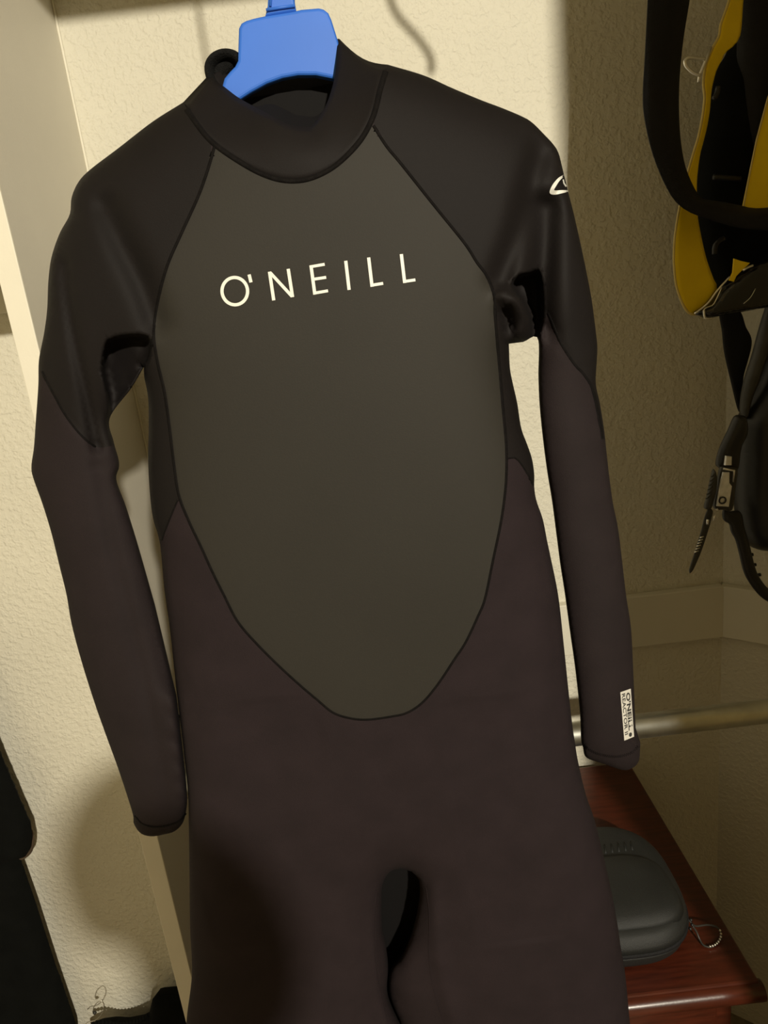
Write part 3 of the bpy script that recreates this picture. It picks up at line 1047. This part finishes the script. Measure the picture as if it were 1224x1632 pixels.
AX, AY = 0.098, 0.115
loft('base_shell', [(AX * .84, AY * .84, TZ, 0, 0), (AX * .90, AY * .90, TZ + .003, 0, 0), (AX * .95, AY * .95, TZ + .012, 0, 0), (AX * .985, AY * .985, TZ + .024, 0, 0), (AX, AY, TZ + .030, 0, 0)], 'case_shell', case)
loft('zipper', [(AX * .99, AY * .99, TZ + .0295, 0, 0), (AX * 1.012, AY * 1.012, TZ + .031, 0, 0), (AX * 1.012, AY * 1.012, TZ + .035, 0, 0), (AX * .99, AY * .99, TZ + .0365, 0, 0)], 'black_webbing', case)
loft('lid_shell', [(AX, AY, TZ + .036, 0, 0), (AX * .985, AY * .985, TZ + .044, 0, 0), (AX * .95, AY * .95, TZ + .053, 0, 0), (AX * .88, AY * .90, TZ + .058, 0, .0), (AX * .7, AY * .8, TZ + .060, 0, .002)], 'case_shell', case)
loft('lid_dome', [(AX * .86, AY * .60, TZ + .054, .002, -.030), (AX * .80, AY * .545, TZ + .064, .002, -.030), (AX * .70, AY * .46, TZ + .070, .002, -.029), (AX * .5, AY * .3, TZ + .073, .002, -.028), (AX * .2, AY * .12, TZ + .0738, .002, -.028)], 'case_shell', case, e=3.2)
for i in range(7):
    x = cc[0] - 0.012 + i * 0.0105
    tube('rib', [(x, cc[1] + 0.043, TZ + 0.0595), (x + 0.002, cc[1] + 0.052, TZ + 0.0605), (x + 0.004, cc[1] + 0.062, TZ + 0.059)], 0.0016, 'case_shell', case, segs=8)
# lanyard loop with beads
a = atZ(1098, 1462, TZ + 0.033)
lp = [(1094, 1462, .034), (1103, 1472, .030), (1110, 1476, .024), (1128, 1474, .020), (1143, 1478, .014), (1149, 1490, .007), (1145, 1502, .003), (1134, 1509, .003), (1122, 1507, .003), (1115, 1497, .006), (1110, 1485, .014), (1104, 1476, .024)]
P = np.array([atZ(x, y, TZ + z) for x, y, z in lp])
Ps = smooth_path(P, step=0.002)
tube('lanyard', Ps, 0.0013, 'grey_plastic', case, segs=8)
for p in Ps[int(len(Ps) * .46):int(len(Ps) * .72):2]:
    tube('bead', [p + (-0.0016, 0, 0.0012), p + (-.001, 0, .0012), p + (0, 0, 0.0012), p + (.001, 0, .0012), p + (0.0016, 0, 0.0012)], [0.0004, 0.0014, 0.0018, 0.0014, 0.0004], 'steel_wire', case, segs=8)
for k_, q in enumerate(((1101, 1466, .033), (1103, 1474, .03), (1100, 1480, .028))):
    p = atZ(q[0], q[1], TZ + q[2])
    tube('zip_pull', [p + (-0.002, 0, 0), p, p + (0.002, 0, 0)], [0.0012, 0.003, 0.0012], 'black_plastic', case, segs=8)

# ------------------------------------------------------------------ yellow and black gear on the wall, right
YG = 1.05
gv = empty('gear_vest', (0.52, YG, 1.6), 'yellow and black padded gear vest hanging on the right wall', 'vest')
body = [(1176, -60), (1172, 40), (1160, 82), (1146, 104), (1128, 135), (1126, 180), (1114, 240), (1108, 330), (1114, 380), (1122, 415), (1132, 442), (1146, 462), (1180, 440), (1224, 415), (1300, 400), (1330, 200), (1300, -60)]
pillow('padding', body, YG + 0.02, 0.035, 0.03, 'black_cloth', gv, edge=0.04)
lobe = [(1180, -60), (1178, 30), (1176, 110), (1183, 190), (1200, 262), (1226, 250), (1290, 120), (1290, -60)]
pillow('back_pad', lobe, YG - 0.006, 0.02, 0.02, 'black_webbing', gv, edge=0.03)


def sheet(name, Lp, Rp, YL, YRr, material, parent, thick=0.003, n=30, m=8, bow=0.0):
    """curved sheet between a left and a right pixel edge, each with its own depth"""
    A = smooth_path([(x, y) for x, y in Lp], n=n)
    B = smooth_path([(x, y) for x, y in Rp], n=n)
    vs, fs = [], []
    for i in range(n):
        a_, b_ = atY(A[i][0], A[i][1], YL), atY(B[i][0], B[i][1], YRr)
        for j in range(m + 1):
            t = j / m
            vs.append(a_ * (1 - t) + b_ * t + np.array([0, -bow * math.sin(math.pi * t), 0]))
    for i in range(n - 1):
        for j in range(m):
            fs.append((i * (m + 1) + j, i * (m + 1) + j + 1, (i + 1) * (m + 1) + j + 1, (i + 1) * (m + 1) + j))
    o = new_obj(name, vs, fs, material, parent)
    s_ = o.modifiers.new('thickness', 'SOLIDIFY')
    s_.thickness = thick
    return o


edge_px = [(1172, -50), (1162, 0), (1154, 24), (1148, 42), (1146, 58), (1136, 76), (1126, 100), (1122.7, 114.5), (1121, 135), (1123, 155), (1121, 175), (1118, 195), (1112.6, 220), (1104, 248), (1094, 283), (1083, 331), (1076, 375), (1074, 410),
           (1074.6, 425), (1078, 455), (1088, 484), (1098, 499)]
in_px = [(1190, -50), (1182, 0), (1180, 30), (1177, 58), (1168, 72), (1153, 84), (1146, 100), (1140, 110), (1134, 130), (1130, 150), (1128, 175), (1124, 200), (1118, 225), (1112, 250), (1108, 290), (1109, 340), (1116, 380), (1121, 402),
         (1126, 420), (1134, 442), (1140, 464), (1109, 501)]
sheet('yellow_shell', edge_px, in_px, YG - 0.03, YG - 0.022, 'yellow_vinyl', gv, n=60)
tube('shell_piping', np.array([atY(x, y, YG - 0.031) for x, y in smooth_path(edge_px + [(1108, 501)], step=6)]), 0.0017, 'vinyl_edge', gv, segs=8)
flap = [(1182, 340), (1196, 271), (1206, 223), (1224, 156), (1260, 60), (1300, 60), (1300, 318), (1224, 332)]
P = np.array([atY(x, y, YG - 0.045) for x, y in flap])
plate('front_flap', P, 0.003, 'yellow_vinyl', gv, bevel=0.0008)
tube('flap_piping', np.array([atY(x, y, YG - 0.0455) for x, y in [(1230, 330), (1205, 336), (1183, 340), (1196, 271), (1206, 223), (1224, 156), (1245, 100)]]), 0.0013, 'vinyl_edge', gv, segs=6)
tongue = [(1170, 412), (1182, 416), (1196, 419), (1184, 430), (1174, 440), (1170, 449), (1162, 447), (1168, 434)]
plate('shell_tongue', np.array([atY(x, y, YG - 0.045) for x, y in tongue]), 0.003, 'yellow_vinyl', gv, bevel=0.0008)
pocket = [(1104, 500), (1128, 482), (1143, 462), (1162, 446), (1184, 430), (1206, 418), (1250, 408), (1300, 405), (1300, 480), (1224, 490), (1190, 496), (1150, 503), (1126, 508), (1114, 503)]
pillow('lower_pocket', pocket, YG - 0.03, 0.016, 0.015, 'gloss_vinyl', gv, edge=0.012, step=0.006)
for pts, r_ in (([(1107, 500), (1128, 483), (1143, 463), (1163, 441)], 0.0013), ([(1184, 431), (1192, 426), (1200, 423)], 0.0016), ([(1122, 503), (1121, 495), (1126, 490), (1136, 486), (1143, 474), (1150, 458)], 0.0008),
                 ([(1122, 494), (1123, 506), (1129, 508), (1135, 507)], 0.0014), ([(1185, 484), (1196, 474), (1204, 460)], 0.0005)):
    tube('rim_highlight', np.array([atY(x, y, YG - 0.048) for x, y in smooth_path(pts, step=4)]), r_, 'steel_wire', gv, segs=8)  # silver tubes painted in as highlights along the glossy film edges
# buckles glinting on the padding
for pts in ([(1137, 282), (1150, 283), (1180, 285)], [(1139, 405), (1140, 392), (1148, 383), (1154, 380)], [(1138, 158), (1143, 148), (1145, 138)]):
    tube('strap_slide', np.array([atY(x, y, YG - 0.018) for x, y in smooth_path(pts, step=3)]), 0.0035, 'black_plastic', gv, segs=10)
# wide webbing loop
wl = [(1085, -150), (1045, -95), (1036, -60), (1032, 0), (1027, 96), (1024, 153), (1027, 191), (1038.6, 242), (1056, 287), (1074, 318.6), (1091, 333), (1109, 341), (1140, 352), (1180, 362), (1230, 366)]
wr = [(1118, -150), (1106, -95), (1100, -60), (1093, 0), (1082, 70), (1076, 143), (1077, 207), (1083, 255), (1093, 287), (1110, 318), (1128, 325), (1150, 328), (1180, 334), (1200, 338), (1240, 336)]
sheet('webbing_loop', wl, wr, YG - 0.075, YG - 0.055, 'black_webbing', gv, thick=0.005, n=50, m=8, bow=0.01)
hkp = atY(1102, -150, YG - 0.065)
hook = empty('wall_hook', (hkp[0], YB, hkp[2]), 'steel wall hook above the picture holding the black webbing loop', 'hook')
tube('hook_arm', smooth_path([(hkp[0], YB - 0.001, hkp[2] + 0.03), (hkp[0], YB - 0.06, hkp[2] + 0.005), (hkp[0], hkp[1] + 0.0, hkp[2] - 0.012), (hkp[0], hkp[1] - 0.03, hkp[2] + 0.02)], step=0.006), 0.004, 'steel_wire', hook, segs=10, upv=(1, 0, 0))
tube('hook_plate', [(hkp[0], YB - 0.004, hkp[2] + 0.03), (hkp[0], YB, hkp[2] + 0.03)], 0.018, 'steel_wire', hook, segs=20, upv=(0, 0, 1))
# wire snap ring
rp_ = [(1114, 123), (1133, 76)]
tube('ring_bar', np.array([atY(x, y, YG - 0.035) for x, y in [(1113.5, 131), (1114.5, 122), (1124, 98), (1133, 75)]]), 0.0019, 'steel_wire', gv, segs=8)
tube('snap_ring', np.array([atY(x, y, YG - 0.037) for x, y in smooth_path([(1124, 94), (1110, 93), (1098, 92), (1092, 96), (1093, 104), (1101, 113), (1109, 118), (1116, 120)], step=2.5)]), 0.0021, 'steel_wire', gv, segs=8)
# hanging tail strap
pillow('tail_strap', [(1148, 495), (1151, 530), (1154, 560), (1164, 605), (1178, 658), (1186, 640), (1184, 605), (1198, 547), (1188, 520), (1178, 495)], YG + 0.03, 0.004, 0.003, 'black_webbing', gv, edge=0.006, step=0.006)

# binding with ratchet buckle
gb = empty('snowboard_binding', (0.58, YG, 1.1), 'black strap binding with a metal ratchet buckle hanging below the vest', 'binding')
pillow('boot_shell', [(1190, 640), (1176, 668), (1172, 720), (1170, 800), (1180, 850), (1196, 871), (1224, 876), (1290, 880), (1310, 700), (1260, 560), (1226, 560), (1206, 610)], YG + 0.01, 0.05, 0.02, 'black_plastic', gb, edge=0.04)
pillow('highback', [(1215, 505), (1197, 570), (1184, 612), (1179, 655), (1188, 668), (1198, 632), (1210, 603), (1226, 558), (1260, 520), (1262, 470), (1230, 470)], YG - 0.006, 0.014, 0.006, 'grey_plastic', gb, edge=0.012, step=0.006)
pillow('ankle_strap', [(1170, 664), (1160, 686), (1149, 709), (1144, 723), (1141, 742), (1150, 747), (1160, 748), (1174, 748), (1180, 712), (1190, 690), (1188, 665), (1178, 661)], YG - 0.045, 0.012, 0.008, 'black_plastic', gb, edge=0.010, step=0.005)
bk = pillow('buckle_frame', [(1148, 744), (1158, 742), (1174, 746), (1172, 770), (1166, 812), (1152, 812), (1137, 809), (1142, 775)], YG - 0.052, 0.006, 0.006, 'grey_plastic', gb, edge=0.004, step=0.004)
plate('buckle_slider', np.array([atY(x, y, YG - 0.064) for x, y in [(1158, 727), (1167, 728), (1166.5, 742), (1156, 742)]]), 0.006, 'buckle_metal', bk, bevel=0.0015)
plate('buckle_plate', np.array([atY(x, y, YG - 0.064) for x, y in [(1153, 753), (1163, 753), (1163, 770), (1167, 775), (1162, 808), (1143, 807), (1146, 780), (1149, 768)]]), 0.004, 'buckle_metal', bk, bevel=0.0012)
tube('buckle_bracket', np.array([atY(x, y, YG - 0.063) for x, y in [(1153, 747), (1170, 750), (1168, 768)]]), 0.0016, 'steel_wire', bk, segs=8)
c_ = atY(1151.7, 797.5, YG - 0.0655)
tube('rivet', np.array([c_ + (0.0048 * math.cos(t), 0, 0.0048 * math.sin(t)) for t in np.linspace(0, 2 * math.pi, 20, endpoint=False)]), 0.0011, 'black_plastic', bk, segs=8, closed=True)
lv = pillow('ratchet_lever', [(1137, 747), (1142, 758), (1141, 780), (1136, 800), (1132, 811), (1122, 810), (1127, 790), (1132, 765)], YG - 0.058, 0.007, 0.006, 'grey_plastic', gb, edge=0.006, step=0.004)
for i in range(6):
    y_ = 757 + i * 7
    x_ = 1136 - i * 1.6
    tube('lever_ridge', np.array([atY(x, y, YG - 0.065) for x, y in [(x_ - 3.5, y_ + 3), (x_, y_ + 1.5), (x_ + 4, y_ - 2)]]), 0.0011, 'grey_plastic', lv, segs=6)
ld = pillow('ladder_strap', [(1128, 812), (1136, 812), (1134, 826), (1127, 850), (1117, 880), (1103, 911), (1098, 910), (1108, 878), (1117, 848), (1122, 828)], YG - 0.055, 0.002, 0.002, 'grey_plastic', gb, edge=0.002, step=0.004)
for i in range(6):
    x_, y_ = 1118.5 - i * 1.7, 856 + i * 4.6
    p = atY(x_, y_, YG - 0.0575)
    tube('ladder_tooth', [p + (-0.003, 0, -0.0008), p + (0.003, 0, 0.0008)], 0.0010, 'steel_wire', ld, segs=6)
for pts in ([(1140, 820), (1138, 826), (1136, 830)], [(1128, 828), (1127.5, 836)], [(1142, 811), (1144, 814)]):
    tube('ladder_clip', np.array([atY(x, y, YG - 0.06) for x, y in pts]), 0.0018, 'steel_wire', ld, segs=8)
toe = pillow('toe_strap', [(1164, 815), (1152, 812), (1153, 830), (1162, 834), (1165, 848), (1172, 860), (1178, 882), (1185, 911), (1195, 930), (1210, 949), (1226, 960), (1250, 966), (1250, 946), (1226, 939), (1210, 920), (1202.5, 902), (1199, 888), (1194, 868), (1186, 840), (1180, 815)], YG - 0.03, 0.006, 0.005, 'black_plastic', gb, edge=0.006, step=0.005)
for x_, y_ in ((1198, 884), (1202.5, 900), (1210, 916)):
    p = atY(x_, y_, YG - 0.03)
    tube('strap_tooth', [p + (-0.003, 0, 0), p + (0.002, 0, 0)], 0.0028, 'black_plastic', toe, segs=8)

# ------------------------------------------------------------------ black jacket, lower left
YJ = 1.155
jk = empty('black_jacket', (-0.88, YJ, 0.2), 'black jacket hanging at the lower left edge', 'jacket')


def solid(name, poly, Y, hf, hb_, material, parent, edge=0.02, step=0.008):
    """upright soft solid given by its outline in metres"""
    W = resample(np.array(poly + poly[:1]), step=step * 0.8)[:-1]
    V, Fc = triangulate(W, step)
    d, _ = dist_poly(W, V)
    prof = np.sqrt(np.clip(1 - (1 - np.clip(d / edge, 0, 1)) ** 2, 0, 1))
    n = len(V)
    fr = np.stack([V[:, 0], Y - hf * prof, V[:, 1]], 1)
    bk_ = np.stack([V[:, 0], Y + hb_ * prof + 0.0004, V[:, 1]], 1)
    return new_obj(name, np.r_[fr, bk_], [tuple(t) for t in Fc] + [tuple(i + n for i in t[::-1]) for t in Fc], material, parent)


def wpx(px, Y):
    return [tuple(atY(x, y, Y)[[0, 2]]) for x, y in px]


vis = wpx([(0, 1200), (28, 1266), (49, 1314), (52, 1330), (49, 1352), (40, 1366), (20, 1372)], YJ)
x0, z0 = vis[0]
solid('sleeve', [(-0.86, 1.42), (-0.82, 1.40), (-0.785, 1.33), (x0 - 0.012, z0 + 0.16)] + vis + [(vis[-1][0] - 0.06, vis[-1][1] + 0.005), (-0.89, 1.10)], YJ, 0.018, 0.02, 'black_cloth', jk, edge=0.03)
pillow('cuff_lining', [(40, 1318), (51, 1322), (54.5, 1338), (52, 1356), (42, 1367), (30, 1369), (32, 1340)], YJ + 0.012, 0.004, 0.004, 'brown_lining', jk, edge=0.008, step=0.005)
vis2 = wpx([(10, 1330), (32, 1368), (56, 1436), (88, 1536), (121, 1632), (128, 1700)], YJ + 0.02)
solid('jacket_body', [(-1.0, 0.10), (-1.0, 1.10), (-0.985, 1.36), (-0.95, 1.41), (-0.90, 1.44), (-0.85, 1.41), (-0.82, 1.2)] + vis2 + [(vis2[-1][0] - 0.01, 0.10)], YJ + 0.02, 0.02, 0.02, 'black_cloth', jk, edge=0.03, step=0.012)
tube('hanging_loop', smooth_path([(-0.90, YJ + 0.02, 1.43), (-0.903, YJ + 0.02, 1.55), (-0.90, YJ + 0.02, 1.6995)], n=12), 0.003, 'black_webbing', jk, segs=8)

# ------------------------------------------------------------------ black bag on the floor and a small wire loop
YBG = 1.15
bg = empty('black_bag', (-0.56, YBG, 0), 'black soft bag on the floor beside the partition panel', 'bag')
bp = [(140, 1642), (155, 1636), (175, 1633), (200, 1634), (222, 1630), (236, 1622), (240, 1606), (243, 1592), (250, 1586), (275, 1584), (300, 1586), (330, 1590), (352, 1600), (366, 1640)]
bw_ = [tuple(atY(x, y, YBG)[[0, 2]]) for x, y in bp]
bw_ += [(bw_[-1][0], 0.0), (bw_[0][0], 0.0)]

solid('bag_body', bw_, YBG, 0.03, 0.03, 'black_cloth', bg)
fr_pts = smooth_path([(148, 1632), (165, 1629), (190, 1633), (215, 1629), (240, 1618)], n=18)
for i, (x, y) in enumerate(fr_pts):
    p = atY(x, y, YBG - 0.01)
    tube('trim_bead', [p + (-0.004, 0, 0), p + (-0.002, 0, 0), p + (0, 0, 0.0005), p + (0.002, 0, 0), p + (0.004, 0, 0)], [0.001, 0.004, 0.005, 0.004, 0.001], 'black_cloth', bg, segs=8)
wl_ = empty('wire_loop', atY(155, 1625, YBG - 0.02), 'small thin wire loop with a bead standing on the black bag', 'wire loop')
lpp = smooth_path([(148, 1613), (150, 1604), (156, 1597), (162, 1595), (166, 1602), (164, 1612), (158, 1621), (150, 1627), (140, 1629), (135, 1634)], step=3)
tube('loop', np.array([atY(x, y, YBG - 0.02) for x, y in lpp]), 0.0009, 'steel_wire', wl_, segs=6)
p = atY(151, 1614, YBG - 0.02)
tube('bead', [p + (-0.004, 0, 0), p + (-0.002, 0, 0), p, p + (0.002, 0, 0), p + (0.004, 0, 0)], [0.001, 0.003, 0.004, 0.003, 0.001], 'grey_plastic', wl_, segs=8)

# ------------------------------------------------------------------ the photographer, standing behind the camera
def person(loc):
    t = empty('person', loc, 'person in a grey shirt standing behind the camera', 'person')
    x0, y0, z0 = loc
    V = [(0, 0, .94, .13), (0, 0, 1.12, .12), (0, 0, 1.30, .13), (0, 0, 1.40, .06), (0, .01, 1.47, .045), (0, .015, 1.56, .070), (0, .02, 1.62, .080), (0, .015, 1.69, .06),
         (-.16, 0, 1.33, .055), (-.23, .0, 1.08, .045), (-.20, .14, .90, .035), (-.17, .20, .84, .03),
         (.16, 0, 1.33, .055), (.23, .0, 1.08, .045), (.20, .14, .90, .035), (.17, .20, .84, .03),
         (-.10, 0, .84, .095), (-.11, .02, .48, .065), (-.11, 0, .13, .045), (-.12, .14, .10, .035),
         (.10, 0, .84, .095), (.11, .02, .48, .065), (.11, 0, .13, .045), (.12, .14, .10, .035)]
    E_ = [(0, 1), (1, 2), (2, 3), (3, 4), (4, 5), (5, 6), (6, 7), (2, 8), (8, 9), (9, 10), (10, 11), (2, 12), (12, 13), (13, 14), (14, 15),
          (0, 16), (16, 17), (17, 18), (18, 19), (0, 20), (20, 21), (21, 22), (22, 23)]
    me = bpy.data.meshes.new('body')
    me.from_pydata([(x0 + v[0], y0 + v[1], z0 + v[2]) for v in V], E_, [])
    o = bpy.data.objects.new('body', me)
    COL.objects.link(o)
    o.parent = t
    o.matrix_parent_inverse = t.matrix_world.inverted()
    o.modifiers.new('skin', 'SKIN')
    for i, v in enumerate(V):
        me.skin_vertices[0].data[i].radius = (v[3], v[3])
    me.skin_vertices[0].data[0].use_root = True
    sd = o.modifiers.new('sub', 'SUBSURF')
    sd.levels = sd.render_levels = 2
    me.materials.append(MATS['grey_shirt'])
    # hair cap
    vs, fs = [], []
    for i in range(9):
        ph = math.pi * 0.62 * i / 8
        for k in range(20):
            th = 2 * math.pi * k / 20
            vs.append((x0 + .088 * math.sin(ph) * math.cos(th), y0 - .005 + .10 * math.sin(ph) * math.sin(th), z0 + 1.625 + .11 * math.cos(ph)))
    for i in range(8):
        for k in range(20):
            fs.append((i * 20 + k, i * 20 + (k + 1) % 20, (i + 1) * 20 + (k + 1) % 20, (i + 1) * 20 + k))
    new_obj('hair', vs, fs, 'dark_hair', t)


person((0.120, -0.45, -0.075))
